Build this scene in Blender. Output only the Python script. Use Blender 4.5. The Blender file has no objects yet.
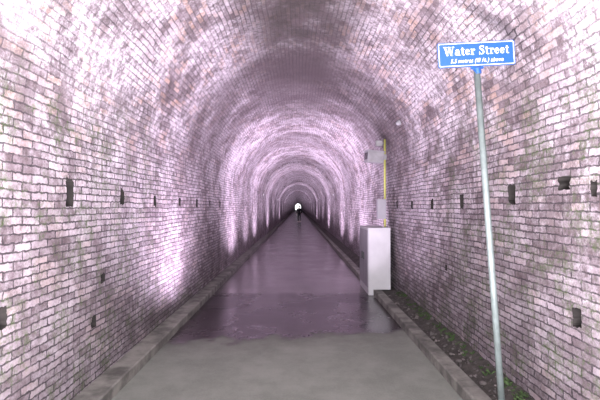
import bpy, bmesh, math, random
from mathutils import Vector, Matrix
random.seed(4)
S=bpy.context.scene
C=S.collection
S.view_settings.view_transform='Standard'
F=433.0
WL=-1.76; WR=1.79; CX=(WL+WR)/2; R=(WR-WL)/2; SP=2.15
Y0=-3.0; Y1=280.0

# ---------------------------------------------------------------- helpers
def mesh_obj(name,verts,faces,mat=None,uvs=None,smooth=False):
    me=bpy.data.meshes.new(name); me.from_pydata(verts,[],faces); me.update()
    if uvs:
        l=me.uv_layers.new(name="UVMap")
        k=0
        for p in me.polygons:
            for li in p.loop_indices:
                l.data[li].uv=uvs[k]; k+=1
    if mat: me.materials.append(mat)
    if smooth:
        for p in me.polygons: p.use_smooth=True
    o=bpy.data.objects.new(name,me); C.objects.link(o); return o
def bm_obj(name,bm,mat=None,smooth=False):
    me=bpy.data.meshes.new(name); bm.to_mesh(me); bm.free()
    if mat: me.materials.append(mat)
    if smooth:
        for p in me.polygons: p.use_smooth=True
    o=bpy.data.objects.new(name,me); C.objects.link(o); return o
def bm_box(bm,lo,hi,bev=0.0,seg=2):
    r=bmesh.ops.create_cube(bm,size=1)
    vs=r['verts']
    for v in vs:
        v.co=Vector([(lo[i]+hi[i])/2+v.co[i]*(hi[i]-lo[i]) for i in range(3)])
    if bev>0:
        es=list({e for v in vs for e in v.link_edges})
        bmesh.ops.bevel(bm,geom=es,offset=bev,segments=seg,affect='EDGES',profile=0.7)
def box(name,lo,hi,mat,bev=0.0):
    bm=bmesh.new(); bm_box(bm,lo,hi,bev); return bm_obj(name,bm,mat)
def bm_cyl(bm,a,b,r1,r2=None,seg=20):
    a=Vector(a); b=Vector(b); d=b-a
    if r2 is None: r2=r1
    m=Matrix.Translation((a+b)/2)@d.to_track_quat('Z','Y').to_matrix().to_4x4()
    bmesh.ops.create_cone(bm,cap_ends=True,segments=seg,radius1=r1,radius2=r2,depth=d.length,matrix=m)
def cyl(name,a,b,r,mat,r2=None,seg=20):
    bm=bmesh.new(); bm_cyl(bm,a,b,r,r2,seg); o=bm_obj(name,bm,mat)
    for p in o.data.polygons: p.use_smooth=len(p.vertices)==4
    return o
def empty(name,loc,label,cat):
    e=bpy.data.objects.new(name,None); e.location=loc; e.empty_display_size=0.1
    C.objects.link(e); e["label"]=label; e["category"]=cat; return e
def child(o,p):
    o.parent=p; o.matrix_parent_inverse=Matrix.Translation(-p.location); return o

# ---------------------------------------------------------------- node materials
class NM:
    def __init__(s,name):
        s.m=bpy.data.materials.new(name); s.m.use_nodes=True
        s.t=s.m.node_tree; s.b=s.t.nodes["Principled BSDF"]
    def n(s,t,**k):
        x=s.t.nodes.new(t)
        for a,v in k.items(): setattr(x,a,v)
        return x
    def l(s,a,b): s.t.links.new(a,b)
    def noise(s,vec,scale,detail=4,rough=0.55):
        x=s.n('ShaderNodeTexNoise'); x.inputs['Scale'].default_value=scale
        x.inputs['Detail'].default_value=detail; x.inputs['Roughness'].default_value=rough
        if vec: s.l(vec,x.inputs['Vector'])
        return x.outputs['Fac']
    def ramp(s,v,a,b,lo=0.0,hi=1.0):
        x=s.n('ShaderNodeMapRange'); x.interpolation_type='SMOOTHSTEP'
        x.inputs[1].default_value=a; x.inputs[2].default_value=b
        x.inputs[3].default_value=lo; x.inputs[4].default_value=hi
        s.l(v,x.inputs[0]); return x.outputs[0]
    def math(s,op,a,b=None,c=None):
        x=s.n('ShaderNodeMath',operation=op)
        for i,v in enumerate((a,b,c)):
            if v is None: continue
            if isinstance(v,(int,float)): x.inputs[i].default_value=v
            else: s.l(v,x.inputs[i])
        return x.outputs[0]
    def mix(s,f,a,b,mode='MIX'):
        x=s.n('ShaderNodeMix',data_type='RGBA',blend_type=mode)
        if isinstance(f,(int,float)): x.inputs[0].default_value=f
        else: s.l(f,x.inputs[0])
        for i,v in ((6,a),(7,b)):
            if isinstance(v,tuple): x.inputs[i].default_value=(*v,1)
            else: s.l(v,x.inputs[i])
        return x.outputs[2]
    def bump(s,h,st,dist):
        x=s.n('ShaderNodeBump'); x.inputs['Strength'].default_value=st
        x.inputs['Distance'].default_value=dist; s.l(h,x.inputs['Height'])
        s.l(x.outputs[0],s.b.inputs['Normal'])
def plain(name,col,rough=0.5,metal=0.0,var=0.12,scale=8.0,bump=0.0):
    k=NM(name); tc=k.n('ShaderNodeTexCoord').outputs['Object']
    f=k.noise(tc,scale,5)
    f=k.ramp(f,.3,.7)
    c=k.mix(f,tuple(x*(1-var) for x in col),tuple(min(1,x*(1+var)) for x in col))
    k.l(c,k.b.inputs['Base Color']); k.b.inputs['Roughness'].default_value=rough
    k.b.inputs['Metallic'].default_value=metal
    if bump: k.bump(k.noise(tc,scale*4,5),bump,0.01)
    return k.m

def brick_material():
    k=NM("weathered_brick")
    uv=k.n('ShaderNodeUVMap').outputs[0]
    sep=k.n('ShaderNodeSeparateXYZ'); k.l(uv,sep.inputs[0])
    u,v=sep.outputs[0],sep.outputs[1]
    pos=k.n('ShaderNodeNewGeometry').outputs['Position']
    ps=k.n('ShaderNodeSeparateXYZ'); k.l(pos,ps.inputs[0]); X=ps.outputs[0]
    side=k.math('GREATER_THAN',X,CX)
    def warp(src,scale,amt,detail):
        nz=k.n('ShaderNodeTexNoise'); nz.inputs['Scale'].default_value=scale; nz.inputs['Detail'].default_value=detail
        nz.inputs['Roughness'].default_value=.6
        k.l(pos,nz.inputs['Vector'])
        vm=k.n('ShaderNodeVectorMath',operation='SUBTRACT'); k.l(nz.outputs['Color'],vm.inputs[0]); vm.inputs[1].default_value=(.5,.5,.5)
        vs=k.n('ShaderNodeVectorMath',operation='MULTIPLY'); k.l(vm.outputs[0],vs.inputs[0]); vs.inputs[1].default_value=(amt,amt*.7,0)
        va=k.n('ShaderNodeVectorMath',operation='ADD'); k.l(src,va.inputs[0]); k.l(vs.outputs[0],va.inputs[1])
        return va.outputs[0]
    off=k.n('ShaderNodeCombineXYZ'); k.l(k.math('MULTIPLY',side,37.13),off.inputs[0]); k.l(k.math('MULTIPLY',side,0.57),off.inputs[1])
    ua=k.n('ShaderNodeVectorMath',operation='ADD'); k.l(uv,ua.inputs[0]); k.l(off.outputs[0],ua.inputs[1])
    vec=warp(warp(ua.outputs[0],1.4,.07,2),24,.044,9)
    b1=k.n('ShaderNodeTexBrick'); b1.offset=0.5
    b1.inputs['Color1'].default_value=(0,0,0,1); b1.inputs['Color2'].default_value=(1,1,1,1); b1.inputs['Mortar'].default_value=(.4,.4,.4,1)
    b1.inputs['Scale'].default_value=1; b1.inputs['Mortar Size'].default_value=.0095; b1.inputs['Mortar Smooth'].default_value=.9
    b1.inputs['Bias'].default_value=0; b1.inputs['Brick Width'].default_value=.185; b1.inputs['Row Height'].default_value=.055
    k.l(vec,b1.inputs['Vector'])
    rnd=k.n('ShaderNodeSeparateColor'); k.l(b1.outputs['Color'],rnd.inputs[0]); rr=rnd.outputs[0]
    fac0=b1.outputs['Fac']
    fac=k.math('MULTIPLY',k.ramp(fac0,.05,.7),k.ramp(k.noise(pos,7,6,.75),.30,.54,.35,1))
    high=k.ramp(v,1.7,2.9)
    tone=k.math('ADD',k.math('MULTIPLY',rr,.45),k.math('MULTIPLY',k.noise(pos,8,9,.85),1.5))
    c=k.mix(k.ramp(tone,.6,1.4),(.115,.08,.088),(.60,.53,.575))
    tan=k.math('MULTIPLY',k.ramp(rr,.55,.8),k.ramp(k.noise(pos,2.2,4),.42,.58))
    c=k.mix(k.math('MULTIPLY',tan,.38),c,(.44,.32,.26))
    org=k.math('MULTIPLY',k.math('MULTIPLY',k.ramp(rr,.45,.75),k.ramp(k.noise(pos,1.1,5),.43,.55)),high)
    org=k.math('MULTIPLY',org,k.ramp(u,5,8,1,.2))
    c=k.mix(k.math('MULTIPLY',org,.55),c,(.54,.33,.21))
    eff=k.ramp(k.noise(pos,1.5,9,.75),.41,.56)
    eff=k.math('MULTIPLY',eff,k.ramp(v,.9,2.7,.45,1))
    eff2=k.math('MULTIPLY',eff,k.ramp(k.noise(pos,17,9,.85),.42,.57,.06,1))
    c=k.mix(k.math('MULTIPLY',eff2,.82),c,(.93,.89,.95))
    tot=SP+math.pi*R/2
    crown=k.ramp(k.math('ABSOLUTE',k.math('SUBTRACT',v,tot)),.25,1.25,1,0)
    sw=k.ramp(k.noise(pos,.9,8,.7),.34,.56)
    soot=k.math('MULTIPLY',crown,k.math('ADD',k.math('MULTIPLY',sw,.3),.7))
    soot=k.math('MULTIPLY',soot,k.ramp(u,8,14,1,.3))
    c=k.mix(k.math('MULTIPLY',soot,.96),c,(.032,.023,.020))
    def shade_ring(a,b,c_,d,st):
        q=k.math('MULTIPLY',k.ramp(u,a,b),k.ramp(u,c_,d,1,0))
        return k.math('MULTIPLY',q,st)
    shade_band=shade_ring(6.0,6.9,9.0,10.8,.72)  # dark rings painted into the brick colour for the unlit stretches of vault
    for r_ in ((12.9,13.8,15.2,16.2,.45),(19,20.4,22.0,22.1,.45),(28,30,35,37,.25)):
        shade_band=k.math('MAXIMUM',shade_band,shade_ring(*r_))
    shade_band=k.math('MULTIPLY',shade_band,k.ramp(v,1.6,3.1,.25,1))
    shade_band=k.math('MULTIPLY',shade_band,k.ramp(k.noise(pos,1.6,8,.7),.3,.52,.55,1))
    c=k.mix(shade_band,c,(.085,.06,.068))
    st=k.ramp(k.noise(pos,2.1,10,.85),.49,.58)
    c=k.mix(k.math('MULTIPLY',st,.62),c,(.09,.065,.07))
    low=k.ramp(v,.2,1.7,1,0)
    c=k.mix(k.math('MULTIPLY',k.math('MULTIPLY',low,k.ramp(k.noise(pos,1.3,6,.7),.3,.6,.25,1)),.45),c,(.10,.080,.088))
    mb=k.math('MULTIPLY',k.ramp(v,2.2,2.8,1,0),k.ramp(u,3.8,7.5,1,0))
    mb=k.math('ADD',mb,k.math('MULTIPLY',k.ramp(v,.2,.5,.8,0),k.ramp(u,8,12,1,0)))
    ms=k.math('MULTIPLY',k.math('MINIMUM',mb,1.0),k.math('MULTIPLY',k.ramp(k.noise(pos,2.9,7,.75),.48,.57),k.ramp(k.noise(pos,22,6,.8),.45,.54)))
    ms=k.math('MULTIPLY',ms,k.math('ADD',.45,k.math('MULTIPLY',fac0,.55)))
    c=k.mix(ms,c,(.062,.12,.018))
    jd=k.math('SUBTRACT',.95,k.math('MULTIPLY',high,k.ramp(k.noise(pos,1.7,4,.6),.38,.58,.2,.65)))
    c=k.mix(k.math('MULTIPLY',k.math('MULTIPLY',fac,jd),k.math('SUBTRACT',1.0,k.math('MULTIPLY',ms,.6))),c,(.03,.023,.028))
    k.l(c,k.b.inputs['Base Color'])
    k.b.inputs['Roughness'].default_value=.8
    h=k.math('ADD',k.math('MULTIPLY',k.math('SUBTRACT',1.0,fac0),.45),k.math('MULTIPLY',rr,.5))
    h=k.math('ADD',h,k.math('MULTIPLY',k.noise(pos,24,9,.85),2.8))
    h=k.math('ADD',h,k.math('MULTIPLY',k.noise(pos,6,3),1.3))
    k.bump(h,1.0,.017)
    return k.m
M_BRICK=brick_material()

def floor_material():
    k=NM("concrete_path_wet_and_dry")
    pos=k.n('ShaderNodeNewGeometry').outputs['Position']
    sep=k.n('ShaderNodeSeparateXYZ'); k.l(pos,sep.inputs[0]); y=sep.outputs[1]; x=sep.outputs[0]
    edge=k.math('ADD',y,k.math('MULTIPLY',k.math('SUBTRACT',k.noise(pos,2.0,10,.7),.5),1.7))
    edge=k.math('SUBTRACT',edge,k.math('MULTIPLY',x,.16))
    wet=k.ramp(edge,5.28,5.5)
    dampz=k.ramp(edge,4.7,5.4)
    wet2=k.ramp(y,8.02,8.1)
    n1=k.noise(pos,1.6,10,.75); n2=k.noise(pos,60,5,.8)
    dry=k.mix(k.ramp(n1,.33,.67),(.125,.142,.118),(.20,.220,.188))
    dry=k.mix(k.math('MULTIPLY',k.ramp(n2,.35,.65),.3),dry,(.26,.275,.24))
    dry=k.mix(k.math('MULTIPLY',dampz,.4),dry,(.068,.068,.058))
    wetc=k.mix(wet2,(.032,.024,.028),(.14,.122,.132))
    c=k.mix(wet,dry,wetc)
    jm=k.math('ABSOLUTE',k.math('SUBTRACT',k.math('MODULO',k.math('ADD',y,3.95),4.0),0.02))
    jf=k.ramp(jm,.010,.03,1,0)
    c=k.mix(k.math('MULTIPLY',k.math('MULTIPLY',jf,.8),k.ramp(y,6,7)),c,(.02,.018,.02))
    k.l(c,k.b.inputs['Base Color'])
    rw=k.ramp(k.noise(pos,1.1,5,.6),.35,.65,.17,.27)
    rw=k.math('ADD',rw,k.math('MULTIPLY',k.math('SUBTRACT',1.0,wet2),.06))
    r=k.n('ShaderNodeMix',data_type='FLOAT'); k.l(wet,r.inputs[0]); r.inputs[2].default_value=.85; k.l(rw,r.inputs[3])
    k.l(r.outputs[0],k.b.inputs['Roughness'])
    k.b.inputs['Specular IOR Level'].default_value=.75
    h=k.math('ADD',k.math('MULTIPLY',n2,.3),k.math('MULTIPLY',k.noise(pos,7,4,.6),.7))
    k.bump(h,.10,.004)
    return k.m
M_FLOOR=floor_material()
M_CURB=plain("curb_concrete",(.16,.162,.142),.85,0,.5,5,.6)
M_GRAV=plain("damp_gravel",(.045,.042,.036),.85,0,.4,14,.8)
M_STONE=plain("gravel_stone",(.11,.10,.095),.75,0,.5,6,.4)
M_WEED=plain("weed_leaf",(.04,.075,.022),.8,0,.4,9)
M_HOLE=plain("opening_shade",(.018,.016,.014),.95,0,.4,9)  # near-black colour paints in the shade inside the wall openings
M_STEEL=plain("galvanised_steel",(.16,.20,.19),.45,.3,.14,20)
M_BLUE=plain("sign_blue",(.004,.055,.22),.4,0,.04,3)
M_WHITE=plain("sign_white",(.75,.77,.79),.4,0,.02,3)
M_CREAM=plain("sign_cream",(.62,.61,.55),.4,0,.02,3)
M_CAB=plain("cabinet_grey_paint",(.50,.51,.52),.6,.0,.08,3)
M_CABD=plain("cabinet_door_grey",(.27,.27,.29),.6,.0,.08,3)
M_DARK=plain("dark_rubber",(.03,.03,.035),.5)
M_YEL=plain("yellow_conduit",(.44,.46,.12),.6,0,.15,6)
M_LGREY=plain("housing_light_grey",(.26,.26,.27),.5)
M_GLASS=plain("lens_black",(.01,.01,.012),.1)

# ---------------------------------------------------------------- tunnel shell
def inset(y):
    if y<22: return 0.0
    if y<37: return 0.08
    if y<60: return 0.14
    return 0.2
def yb(extra=()):
    s=[Y0,0,2,4,6,8,10,12,14,16,18,20,22,25,29,33,37,42,48,54,60,70,85,100,120,145,170,200,240,Y1]+list(extra)
    return sorted(set(round(a,4) for a in s))
STEPS=(22,37,60)
def px(dx,dyv,X,w,h):
    y=F*abs(X)/abs(dx); s=1.6-dyv*y/F
    return (y-w/2,y+w/2,s-h/2,s+h/2)
holesL=[px(-228,-15,WL,.14,.24),px(-175,-9,WL,.14,.21),px(-143,-7,WL,.14,.18),px(-118,-5,WL,.15,.18),
        px(-101,-4,WL,.16,.17),px(-88,-4,WL,.16,.17),px(-78,-3,WL,.16,.17),px(-203,115,WL,.13,.14),px(-194,70,WL,.12,.11),px(-295,110,WL,.12,.16)]
holesR=[px(214,-12,WR,.14,.20),px(164,-6,WR,.14,.18),px(134,-3,WR,.14,.17),px(114,-3,WR,.15,.17),px(99,-3,WR,.16,.17),
        px(279,111,WR,.12,.14),px(267,-24,WR,.17,.10),px(297,-18,WR,.08,.15),px(148,60,WR,.09,.09)]
def wall(name,X,side,holes):
    rnd=random.Random(21+side)
    ys=yb([a for h in holes for a in h[:2]]); ss=sorted(set([-.25,.3,.8,1.3,SP]+[round(a,4) for h in holes for a in h[2:]]))
    V=[];Fc=[];UV=[];MI=[]
    def quad(p,uv,mi=0):
        b=len(V); V.extend(p); Fc.append((b,b+1,b+2,b+3)); UV.extend(uv); MI.append(mi)
    x=X
    for i in range(len(ys)-1):
        ym=(ys[i]+ys[i+1])/2
        for j in range(len(ss)-1):
            sm=(ss[j]+ss[j+1])/2
            if any(h[0]<ym<h[1] and h[2]<sm<h[3] for h in holes): continue
            a,b,c,d=ys[i],ys[i+1],ss[j],ss[j+1]
            quad([(x,a,c),(x,b,c),(x,b,d),(x,a,d)],[(a,c),(b,c),(b,d),(a,d)])
    for h in holes:
        a,b,c,d=h; D=.25; xx=X+side*D; n=8
        out=[(a+(b-a)*i/n,c) for i in range(n)]+[(b,c+(d-c)*i/n) for i in range(n)]+[(b-(b-a)*i/n,d) for i in range(n)]+[(a,d-(d-c)*i/n) for i in range(n)]
        cy,cz=(a+b)/2,(c+d)/2; m=len(out); inn=[]; g=.8
        for i,(py,pz) in enumerate(out):
            g=min(.95,max(.6,g+rnd.uniform(-.14,.14))); f=g
            if i%n==0: f*=.88
            inn.append((cy+(py-cy)*f,cz+(pz-cz)*f))
        for i in range(m):
            j=(i+1)%m
            quad([(x,*out[i]),(x,*out[j]),(x,*inn[j]),(x,*inn[i])],[out[i],out[j],inn[j],inn[i]])
            quad([(x,*inn[i]),(x,*inn[j]),(xx,*inn[j]),(xx,*inn[i])],[inn[i],inn[j],inn[j],inn[i]],1)
            quad([(xx,*inn[i]),(xx,*inn[j]),(xx,cy,cz),(xx,cy,cz+.001)],[inn[i],inn[j],(cy,cz),(cy,cz)],1)
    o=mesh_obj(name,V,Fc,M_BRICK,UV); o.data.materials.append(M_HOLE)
    for p,m in zip(o.data.polygons,MI): p.material_index=m
    o["kind"]="structure"; return o
wl=wall("wall_left",WL,-1,holesL); wl["label"]="weathered brick side wall with moss and square weep openings"
wr=wall("wall_right",WR,1,holesR); wr["label"]="weathered brick side wall with small dark openings"
def vault():
    ys=yb(); N=48; V=[];Fc=[];UV=[]
    def P(t,y,i):
        i=i*min(1,math.sin(t)*2); return (CX-(R-i)*math.cos(t),y,SP+(R-i)*math.sin(t))
    def vv(j): return SP+R*math.pi*min(j,N-j)/N
    for i in range(len(ys)-1):
        a,b=ys[i],ys[i+1]; ins=inset((a+b)/2)
        for j in range(N):
            t0,t1=math.pi*j/N,math.pi*(j+1)/N; s0,s1=vv(j),vv(j+1)
            k=len(V); V+=[P(t0,a,ins),P(t0,b,ins),P(t1,b,ins),P(t1,a,ins)]
            Fc.append((k,k+1,k+2,k+3)); UV+=[(a,s0),(b,s0),(b,s1),(a,s1)]
    for sy in STEPS:
        i0,i1=inset(sy-.1),inset(sy+.1)
        for j in range(1,N-1):
            t0,t1=math.pi*j/N,math.pi*(j+1)/N; s0,s1=vv(j),vv(j+1)
            k=len(V); V+=[P(t0,sy,i0),P(t0,sy,i1),P(t1,sy,i1),P(t1,sy,i0)]
            Fc.append((k,k+1,k+2,k+3)); UV+=[(sy,s0),(sy+.1,s0),(sy+.1,s1),(sy,s1)]
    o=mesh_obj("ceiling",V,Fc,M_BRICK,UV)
    bm=bmesh.new(); bm.from_mesh(o.data); bmesh.ops.remove_doubles(bm,verts=bm.verts,dist=.0005); bm.to_mesh(o.data); bm.free()
    for p in o.data.polygons: p.use_smooth=abs(p.normal.y)<.5
    o["kind"]="structure"; o["label"]="sooty brick barrel vault with white lime bloom"
vault()
fl=mesh_obj("floor",[(WL-.01,Y0,0),(WR+.01,Y0,0),(WR+.01,Y1,0),(WL-.01,Y1,0)],[(0,1,2,3)],M_FLOOR)
fl["kind"]="structure"; fl["label"]="concrete path, dry and grey then wet and shiny"

# curbs
CH=.10
def curb(x0,x1,label):
    bm=bmesh.new(); H=CH
    ys=[Y0+i*1.0 for i in range(40)]+[60,90,130,180,Y1]
    sgn=1 if x1>x0 else -1
    prof=[(x0,0),(x0,H-.012),(x0+.012*sgn,H),(x1,H),(x1,0)]
    rows=[]
    rnd=random.Random(7)
    for y in ys:
        rows.append([bm.verts.new((p[0]+rnd.uniform(0,.003)*sgn*(0<i<3),y,p[1]+rnd.uniform(-.003,0)*(0<i<4))) for i,p in enumerate(prof)])
    for a,b in zip(rows,rows[1:]):
        for i in range(len(prof)-1): bm.faces.new((a[i],a[i+1],b[i+1],b[i]))
    bm.faces.new(rows[0]); bm.faces.new(rows[-1][::-1])
    bmesh.ops.recalc_face_normals(bm,faces=bm.faces)
    o=bm_obj("curb",bm,M_CURB); o["label"]=label; o["category"]="curb"
GX=1.511
curb(-1.55,WL+.001,"long low concrete curb flush against the brick wall")
curb(1.37,GX-.001,"long low concrete curb beside a gravel strip with weeds")

# gravel strip with loose stones, one uncountable mass
def gstrip():
    bm=bmesh.new()
    ys=[Y0+i*.12 for i in range(int((30-Y0)/.12))]+[40,80,Y1]
    rnd=random.Random(3); rows=[]
    for y in ys:
        hi=.09 if 7.7<y<9.1 else 1.0
        rows.append([bm.verts.new((GX+(WR-.001-GX)*i/5,y,min(hi,.035+.022*i+rnd.uniform(-.016,.024)))) for i in range(6)])
    for a,b in zip(rows,rows[1:]):
        for i in range(5): bm.faces.new((a[i],a[i+1],b[i+1],b[i])).smooth=True
    nb=len(bm.faces)
    rnd=random.Random(5)
    for i in range(600):
        y=2.4+ (rnd.random()**1.4)*12; x=rnd.uniform(1.55,1.75); r=rnd.uniform(.006,.016) if rnd.random()<.95 else rnd.uniform(.02,.03)
        if 7.6<y<9.2: continue
        m=Matrix.Translation((x,y,.045+.39*(x-GX)+r*.3))@Matrix.Rotation(rnd.uniform(0,6),4,'Z')@Matrix.Diagonal((r,r*rnd.uniform(.8,1.4),r*.7,1))
        bmesh.ops.create_icosphere(bm,subdivisions=1,radius=1,matrix=m)
    bm.faces.ensure_lookup_table()
    for f in bm.faces[nb:]: f.material_index=1
    o=bm_obj("gravel_strip",bm,M_GRAV); o.data.materials.append(M_STONE); o["kind"]="stuff"
    o["label"]="narrow strip of damp dirt and gravel along brick wall"; o["category"]="gravel"
gstrip()
def weeds():
    bm=bmesh.new(); rnd=random.Random(9)
    for i in range(120):
        y=2.6+(rnd.random()**1.1)*4.8; x=rnd.uniform(1.66,1.765)
        big=rnd.uniform(.015,.045)
        base=Vector((x,y,.045+.39*(x-GX)))
        for j in range(rnd.randint(7,13)):
            a=rnd.uniform(0,6.28); L=big*rnd.uniform(.6,1.2); w=L*.12
            out=Vector((math.cos(a),math.sin(a),0)); sd=Vector((-out.y,out.x,0))
            p1=base+out*L*.45+Vector((0,0,L*.75)); p2=base+out*L*.95+Vector((0,0,L*.8))
            if p2.x>WR-.01: continue
            q=[bm.verts.new(base-sd*w*.3),bm.verts.new(base+sd*w*.3),bm.verts.new(p1+sd*w),bm.verts.new(p2),bm.verts.new(p1-sd*w)]
            bm.faces.new(q)
    o=bm_obj("weeds",bm,M_WEED); o["kind"]="stuff"; o["label"]="sparse dull green weeds growing in the gravel strip"; o["category"]="weeds"
weeds()

# ---------------------------------------------------------------- street sign
def make_sign():
    SC=140.0; y=F/SC
    base=Vector((201/SC+.02,y,CH)); 
    zt=1.6+(207-69)/SC
    top=Vector((180/SC,y,zt))
    e=empty("street_sign",base,"blue and white street name sign on leaning galvanised steel post","street sign")
    bm=bmesh.new(); bm_cyl(bm,base,top,.0225,.0225,28)
    p=bm_obj("pole",bm,M_STEEL); child(p,e)
    for q in p.data.polygons: q.use_smooth=len(q.vertices)==4
    c=Vector((179.5/SC,y,1.6+(207-53)/SC))
    rot=Matrix.Translation(c)@Matrix.Rotation(-math.radians(3.0),4,'Y')
    W,H=78.0/SC,25.0/SC
    def rrect(w,h,r,n=6):
        pts=[]
        for cx,cz,a0 in ((w/2-r,h/2-r,0),(-w/2+r,h/2-r,90),(-w/2+r,-h/2+r,180),(w/2-r,-h/2+r,270)):
            for i in range(n+1):
                a=math.radians(a0+90*i/n); pts.append((cx+r*math.cos(a),cz+r*math.sin(a)))
        return pts
    def plate(name,w,h,r,y0,y1,mat):
        bm=bmesh.new(); pts=rrect(w,h,r)
        f=[bm.verts.new((a,y0,b)) for a,b in pts]; g=[bm.verts.new((a,y1,b)) for a,b in pts]
        bm.faces.new(f); bm.faces.new(g[::-1]); n=len(pts)
        for i in range(n): bm.faces.new((f[i],g[i],g[(i+1)%n],f[(i+1)%n]))
        bmesh.ops.recalc_face_normals(bm,faces=bm.faces); bm.transform(rot)
        return child(bm_obj(name,bm,mat),e)
    plate("sign_board",W,H,.012,-.004,.004,M_BLUE)
    bm=bmesh.new(); o1=rrect(W-.014,H-.014,.010); i1=rrect(W-.0225,H-.0225,.007); n=len(o1)
    a=[bm.verts.new((x,-.0052,z)) for x,z in o1]; b=[bm.verts.new((x,-.0052,z)) for x,z in i1]
    for i in range(n): bm.faces.new((a[i],a[(i+1)%n],b[(i+1)%n],b[i]))
    bm.transform(rot); child(bm_obj("border",bm,M_WHITE),e)
    bm=bmesh.new(); bm_box(bm,(-.045,-.010,-H/2-.018),(.045,.010,-H/2+.004),.004); bm_cyl(bm,(0.003,0,-H/2-.055),(0.0,0,-H/2-.015),.026,.026,24)
    bm_cyl(bm,(.03,-.014,-H/2-.009),(.03,.014,-H/2-.009),.004,.004,10); bm_cyl(bm,(-.03,-.014,-H/2-.009),(-.03,.014,-H/2-.009),.004,.004,10)
    bm.transform(rot); child(bm_obj("bracket",bm,M_BLUE),e)

    def strip(pts,ws):
        P=[Vector((p[0],p[1])) for p in pts]; Q=[];n=len(P)
        for i in range(n):
            d=(P[min(i+1,n-1)]-P[max(i-1,0)]).normalized(); nn=Vector((-d.y,d.x))*ws[i]/2
            Q.append((P[i]+nn,P[i]-nn))
        return [[Q[i][0],Q[i][1],Q[i+1][1],Q[i+1][0]] for i in range(n-1)]
    def rc(a,b,c,d): return [[Vector((a,c)),Vector((b,c)),Vector((b,d)),Vector((a,d))]]
    def hv(x0,x1,w): 
        return [[Vector((x0-w/2,.7)),Vector((x1-w/2,0)),Vector((x1+w/2,0)),Vector((x0+w/2,.7))]]
    def arc(cx,cy,rx,ry,a0,a1,wf,n=16):
        pts=[];ws=[]
        for i in range(n+1):
            a=math.radians(a0+(a1-a0)*i/n); pts.append((cx+rx*math.cos(a),cy+ry*math.sin(a))); ws.append(wf(a))
        return strip(pts,ws)
    K,T=.125,.048
    G={}
    G['W']=(hv(.13,.31,K)+hv(.47,.31,T)+hv(.47,.65,K)+hv(.82,.65,T)+rc(0,.27,.655,.70)+rc(.36,.60,.655,.70)+rc(.72,.93,.655,.70),.93)
    G['a']=(rc(.245,.355,.06,.36)+arc(.19,.345,.115,.10,10,165,lambda a:T+.03*abs(math.cos(a)))+arc(.095,.345,.012,.012,0,360,lambda a:.06)
            +arc(.15,.135,.105,.11,40,320,lambda a:T+.07*max(0,-math.cos(a)))+rc(.30,.43,0.0,.05)+rc(.245,.33,0,.07),.44)
    G['t']=(rc(.08,.19,.07,.60)+arc(.215,.085,.08,.065,180,330,lambda a:.06)+rc(0,.30,.425,.47),.31)
    G['e']=(arc(.205,.235,.145,.20,5,325,lambda a:T+.075*max(0,-math.cos(a))+.03*max(0,math.cos(a)))+rc(.10,.37,.238,.28),.40)
    G['r']=(rc(.075,.19,0,.46)+rc(0,.28,0,.042)+rc(0,.12,.425,.465)+arc(.29,.33,.10,.11,60,165,lambda a:.055)+arc(.33,.40,.025,.025,0,360,lambda a:.06),.38)
    sp=[(.43,.53),(.40,.62),(.32,.665),(.23,.67),(.14,.625),(.115,.54),(.16,.455),(.25,.39),(.35,.325),(.405,.24),(.405,.15),(.35,.065),(.25,.03),(.15,.04),(.08,.10),(.05,.19)]
    sw=[.04,.042,.046,.05,.07,.10,.12,.13,.12,.11,.09,.07,.05,.046,.042,.04]
    G['S']=(strip(sp,sw)+rc(.40,.44,.50,.71)+rc(.04,.08,-.01,.22),.49)
    polys=[];x=0
    for ch in "Water Street":
        if ch==' ': x+=.26; continue
        g,w=G[ch]
        for q in g: polys.append([v+Vector((x,0)) for v in q])
        x+=w+.06
    x-=.06; sx=(66/SC)/x
    bm=bmesh.new()
    for i,q in enumerate(polys):
        try: bm.faces.new([bm.verts.new(((v.x-x/2)*sx,-.0056-.00001*(i%7),(v.y-.35)*.090+.027)) for v in q])
        except ValueError: pass
    bm.transform(rot); child(bm_obj("lettering",bm,M_WHITE),e)

    def glyph(ch,size,offs):
        cu=bpy.data.curves.new("g","FONT"); cu.body=ch; cu.size=size; cu.offset=offs; cu.resolution_u=4
        o=bpy.data.objects.new("g",cu); C.objects.link(o)
        dg=bpy.context.evaluated_depsgraph_get(); me=bpy.data.meshes.new_from_object(o.evaluated_get(dg))
        vs=[Vector(v.co) for v in me.vertices]; fs=[tuple(p.vertices) for p in me.polygons]
        bpy.data.objects.remove(o); return vs,fs
    def line(text,size,offs,width,zc,name,shear,space,gap,vs_):
        V=[];Fc=[];x=0
        xh=max(v.y for v in glyph("x",size,offs)[0]); cap=max(v.y for v in glyph("W",size,offs)[0])
        t=.05*size
        def rect(a,b,c,d):
            k=len(V); V.extend([Vector((a+c*shear,c,0)),Vector((b+c*shear,c,0)),Vector((b+d*shear,d,0)),Vector((a+d*shear,d,0))]); Fc.append((k,k+1,k+2,k+3))
        for ch in text:
            if ch==' ': x+=space*size; continue
            vs,fs=glyph(ch,size,offs)
            mn=min(v.x for v in vs); mx=max(v.x for v in vs)
            k=len(V); V.extend([Vector((v.x-mn+x+v.y*shear,v.y,0)) for v in vs]); Fc.extend([tuple(i+k for i in f) for f in fs])
            w=mx-mn; s=.05*size
            if ch in 'rfm': rect(x-s,x+.15*size,0,t)
            if ch in 'rm': rect(x-s,x+.08*size,xh-t,xh)
            x+=w+gap*size
        tw=x-gap*size; sc=width/tw
        zmid=cap/2*sc*vs_
        bm=bmesh.new(); vv=[bm.verts.new(((v.x-tw/2)*sc,-.0056,v.y*sc*vs_-zmid+zc)) for v in V]
        for f in Fc:
            try: bm.faces.new([vv[i] for i in f])
            except ValueError: pass
        bm.transform(rot); child(bm_obj(name,bm,M_CREAM),e)
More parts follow.
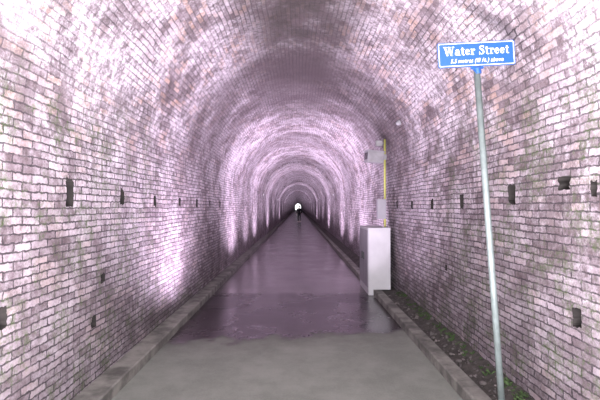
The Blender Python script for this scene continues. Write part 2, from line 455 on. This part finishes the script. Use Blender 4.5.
    line("5.5 metres (18 ft.) above",.05,.0007,53/SC,-.045,"small_lettering",.35,.34,.13,1.25)
make_sign()

# ---------------------------------------------------------------- utility cabinet
def make_cabinet():
    x0,x1,y0,y1,z0,z1=1.28,1.68,7.87,8.95,CH+.001,1.22
    e=empty("utility_cabinet",((x0+x1)/2,(y0+y1)/2,0),"pale grey metal electrical cabinet with plain flat top standing on curb","electrical cabinet")
    child(box("footing",(x0+.0,y0+.0,.001),(1.369,y1-.0,z0),M_CAB,.002),e)
    child(box("body",(x0,y0,z0),(x1,y1,z1-.03),M_CAB,.008),e)
    child(box("lid",(x0-.003,y0-.003,z1-.03),(x1+.003,y1+.003,z1),M_CAB,.006),e)
    for i in range(2):
        a=y0+.03+i*.52
        d=child(box("door",(x0-.012,a,z0+.03),(x0,a+.50,z1-.05),M_CABD,.004),e)
        bm=bmesh.new(); bm_box(bm,(x0-.035,a+.40 if i==0 else a+.07,z0+.5),(x0-.012,a+.43 if i==0 else a+.10,z0+.64),.004)
        h=bm_obj("handle",bm,M_DARK); h.parent=d; h.matrix_parent_inverse=Matrix.Identity(4)
    child(box("front_panel",(x0+.03,y0-.006,z0+.03),(x1-.03,y0,z1-.06),M_CAB,.003),e)
make_cabinet()

# ---------------------------------------------------------------- camera post on the cabinet
def make_post():
    y=7.94; sc=F/y; X=87.0/sc
    zt=1.6+68/sc; zb=1.221
    e=empty("camera_post",(X,y,zb),"yellow conduit post with grey boxy lamp housing and junction box","camera post")
    child(cyl("post",(X,y,zb),(X,y,zt),.020,M_YEL),e)
    child(box("base_plate",(X-.05,y-.05,zb),(X+.05,y+.05,zb+.012),M_LGREY,.003),e)
    zc=1.6+50/sc
    tilt=Matrix.Translation((X-.05,y,zc))@Matrix.Rotation(math.radians(4),4,'Y')@Matrix.Rotation(math.radians(12),4,'Z')
    bm=bmesh.new(); bm_box(bm,(-.31,-.10,-.12),(0,.10,.08),.012)
    bm_box(bm,(-.33,-.115,.08),(.01,.115,.098),.006)
    bm.transform(tilt); child(bm_obj("lamp_housing",bm,M_LGREY),e)
    bm=bmesh.new(); bm_box(bm,(-.316,-.07,-.07),(-.308,.07,.05),.003); bm.transform(tilt); child(bm_obj("lens_window",bm,M_GLASS),e)
    bm=bmesh.new(); bm_cyl(bm,(X,y,zc),(X-.06,y,zc),.018); bm_box(bm,(X-.035,y-.03,zc-.05),(X+.03,y+.03,zc+.05),.006)
    child(bm_obj("bracket",bm,M_LGREY),e)
    bm=bmesh.new(); bm_box(bm,(X-.17,y-.05,zt-.13),(X-.05,y+.05,zt-.03),.015); bm_cyl(bm,(X-.06,y,zt-.08),(X,y,zt-.08),.012); child(bm_obj("antenna_box",bm,M_LGREY),e)
    zj=1.6-2/sc
    bm=bmesh.new(); bm_box(bm,(X-.15,y-.07,zj-.18),(X+.01,y+.06,zj+.18),.01); bm_box(bm,(X-.14,y-.076,zj-.16),(X+.0,y-.07,zj+.16),.002)
    child(bm_obj("junction_box",bm,M_CABD),e)
make_post()

def make_dome():
    y=6.8; t=math.pi-math.asin((1.6+85/(F/y)-SP)/R)
    P=Vector((CX-(R)*math.cos(t),y,SP+R*math.sin(t))); nrm=Vector((CX-P.x,0,SP-P.z)).normalized()
    e=empty("vault_camera",P,"small grey dome fixture mounted on the brick vault","dome camera")
    bm=bmesh.new(); bm_cyl(bm,P,P+nrm*.03,.045,.042); child(bm_obj("mount",bm,M_CABD),e)
    bm=bmesh.new(); bmesh.ops.create_uvsphere(bm,u_segments=20,v_segments=12,radius=.036,matrix=Matrix.Translation(P+nrm*.032)); child(bm_obj("dome",bm,M_CABD,True),e)
make_dome()

# ---------------------------------------------------------------- walking person
def skin(name,pts,edges,radii,mat,root=0,sub=2):
    me=bpy.data.meshes.new(name); me.from_pydata(pts,edges,[]); me.update()
    o=bpy.data.objects.new(name,me); C.objects.link(o)
    me.materials.append(mat)
    m=o.modifiers.new("s",'SKIN'); m.use_smooth_shade=True
    for i,r in enumerate(radii):
        me.skin_vertices[0].data[i].radius=(r,r)
    me.skin_vertices[0].data[root].use_root=True
    s=o.modifiers.new("u",'SUBSURF'); s.levels=sub; s.render_levels=sub
    return o
def make_person():
    ox,oy=.12,46.0
    M1=plain("skin_tone",(.45,.28,.22),.6); M2=plain("dark_jacket",(.012,.012,.018),.9); M3=plain("dark_trousers",(.01,.01,.014),.9); M4=plain("hair_dark",(.03,.02,.015),.7)
    e=empty("person",(ox,oy,0),"person in dark jacket and trousers walking along the path","person")
    J=dict(pel=(0,0,.93),spi=(0,0,1.12),che=(0,0,1.32),nec=(0,0,1.47),hb=(0,-.01,1.56),ht=(0,-.01,1.68),
     hl=(-.09,0,.90),kl=(-.10,-.16,.52),al=(-.10,-.10,.09),tl=(-.10,-.24,.04),
     hr=(.09,0,.90),kr=(.10,.06,.50),ar=(.10,.28,.12),tr=(.10,.17,.04),
     sl=(-.19,0,1.40),el=(-.24,.08,1.13),wl=(-.24,-.02,.90),fl=(-.235,-.05,.80),
     sr=(.19,0,1.40),er=(.24,-.04,1.13),wr=(.24,-.16,.92),fr=(.235,-.20,.83))
    RD=dict(pel=.14,spi=.125,che=.145,nec=.06,hb=.085,ht=.08,hl=.09,kl=.06,al=.042,tl=.035,hr=.09,kr=.06,ar=.042,tr=.035,
     sl=.065,el=.045,wl=.03,fl=.03,sr=.065,er=.045,wr=.03,fr=.03)
    E=[('pel','spi'),('spi','che'),('che','nec'),('nec','hb'),('hb','ht'),('pel','hl'),('hl','kl'),('kl','al'),('al','tl'),
       ('pel','hr'),('hr','kr'),('kr','ar'),('ar','tr'),('che','sl'),('sl','el'),('el','wl'),('wl','fl'),('che','sr'),('sr','er'),('er','wr'),('wr','fr')]
    def sub(name,keys,mat,grow,root):
        ks=list(keys); pts=[(J[k][0]+ox,J[k][1]+oy,J[k][2]) for k in ks]
        ed=[(ks.index(a),ks.index(b)) for a,b in E if a in ks and b in ks]
        o=skin(name,pts,ed,[RD[k]+grow for k in ks],mat,ks.index(root)); return child(o,e)
    sub("body",J.keys(),M1,0,'pel')
    sub("jacket",['pel','spi','che','sl','el','wl','sr','er','wr'],M2,.018,'pel')
    sub("trousers",['pel','hl','kl','al','hr','kr','ar'],M3,.014,'pel')
    bm=bmesh.new(); bmesh.ops.create_uvsphere(bm,u_segments=16,v_segments=10,radius=.105,matrix=Matrix.Translation((ox,oy+.015,1.66)))
    child(bm_obj("hair",bm,M4,True),e)
make_person()

# ---------------------------------------------------------------- lights
def area(loc,direction,size,energy,col,sy=None):
    L=bpy.data.lights.new("near_fill","AREA"); L.energy=energy; L.color=col; L.size=size
    if sy: L.shape='RECTANGLE'; L.size_y=sy
    o=bpy.data.objects.new("near_fill",L); o.location=loc
    o.rotation_euler=Vector(direction).to_track_quat('-Z','Y').to_euler(); C.objects.link(o); return o
def spot(loc,target,energy,col,ang=150,blend=1.0,r=.03):
    L=bpy.data.lights.new("floodlight","SPOT"); L.energy=energy; L.color=col; L.spot_size=math.radians(ang); L.spot_blend=blend; L.shadow_soft_size=r
    o=bpy.data.objects.new("floodlight",L); o.location=loc
    o.rotation_euler=(Vector(target)-Vector(loc)).to_track_quat('-Z','Y').to_euler(); C.objects.link(o); return o
LAV=(.93,.74,1.0); PNK=(1.0,.88,.98)
area((0,-2.4,2.6),(0,1,.02),2.6,570,(1,.95,1.0),2.0)  # added fill behind the camera, standing in for portal daylight
area((-1.0,1.5,.12),(-.5,0,1),.25,680,PNK,4.6)  # added pair of unseen strip lights that brighten the near walls and vault
area((1.0,1.5,.12),(.5,0,1),.25,680,PNK,4.6)
for (s,y,e,a) in ((-1,6.0,820,170),(1,9.2,520,168),(1,6.8,90,160),(1,11.8,520,158),(-1,11.4,600,158),(1,14.5,340,155),(-1,14.5,340,155),(1,17.5,520,155),(-1,17.5,520,155),
                   (0,21,480,160),(-1,25,480,155),(1,25,480,155),(0,31,620,160),(0,36,450,160),(-1,41,420,155),(1,41,420,155),
                   (0,49,480,160),(0,57,600,160),(0,67,600,160),(0,80,650,160),(0,96,650,160),(0,115,650,160),(0,140,600,150),(0,175,600,150),(0,220,500,150)):
    x=0 if s==0 else (-.95 if s<0 else (1.35 if y==9.2 else .95))
    z=.12
    if y==9.2: x,z=1.60,.17
    spot((x,y,z),(x,y+.2,2.6),e,LAV,a)

W=bpy.data.worlds.new("World"); S.world=W; W.use_nodes=True
W.node_tree.nodes["Background"].inputs[0].default_value=(.95,.97,1,1); W.node_tree.nodes["Background"].inputs[1].default_value=3.5

# ---------------------------------------------------------------- camera
cam=bpy.data.cameras.new("Camera"); cam.lens=F*36/600; cam.sensor_width=36; cam.clip_end=600
co=bpy.data.objects.new("Camera",cam); C.objects.link(co); co.location=(0,0,1.6)
co.rotation_euler=(math.radians(90)+math.atan(7/F),0,-math.atan(2/F)) 
S.camera=co
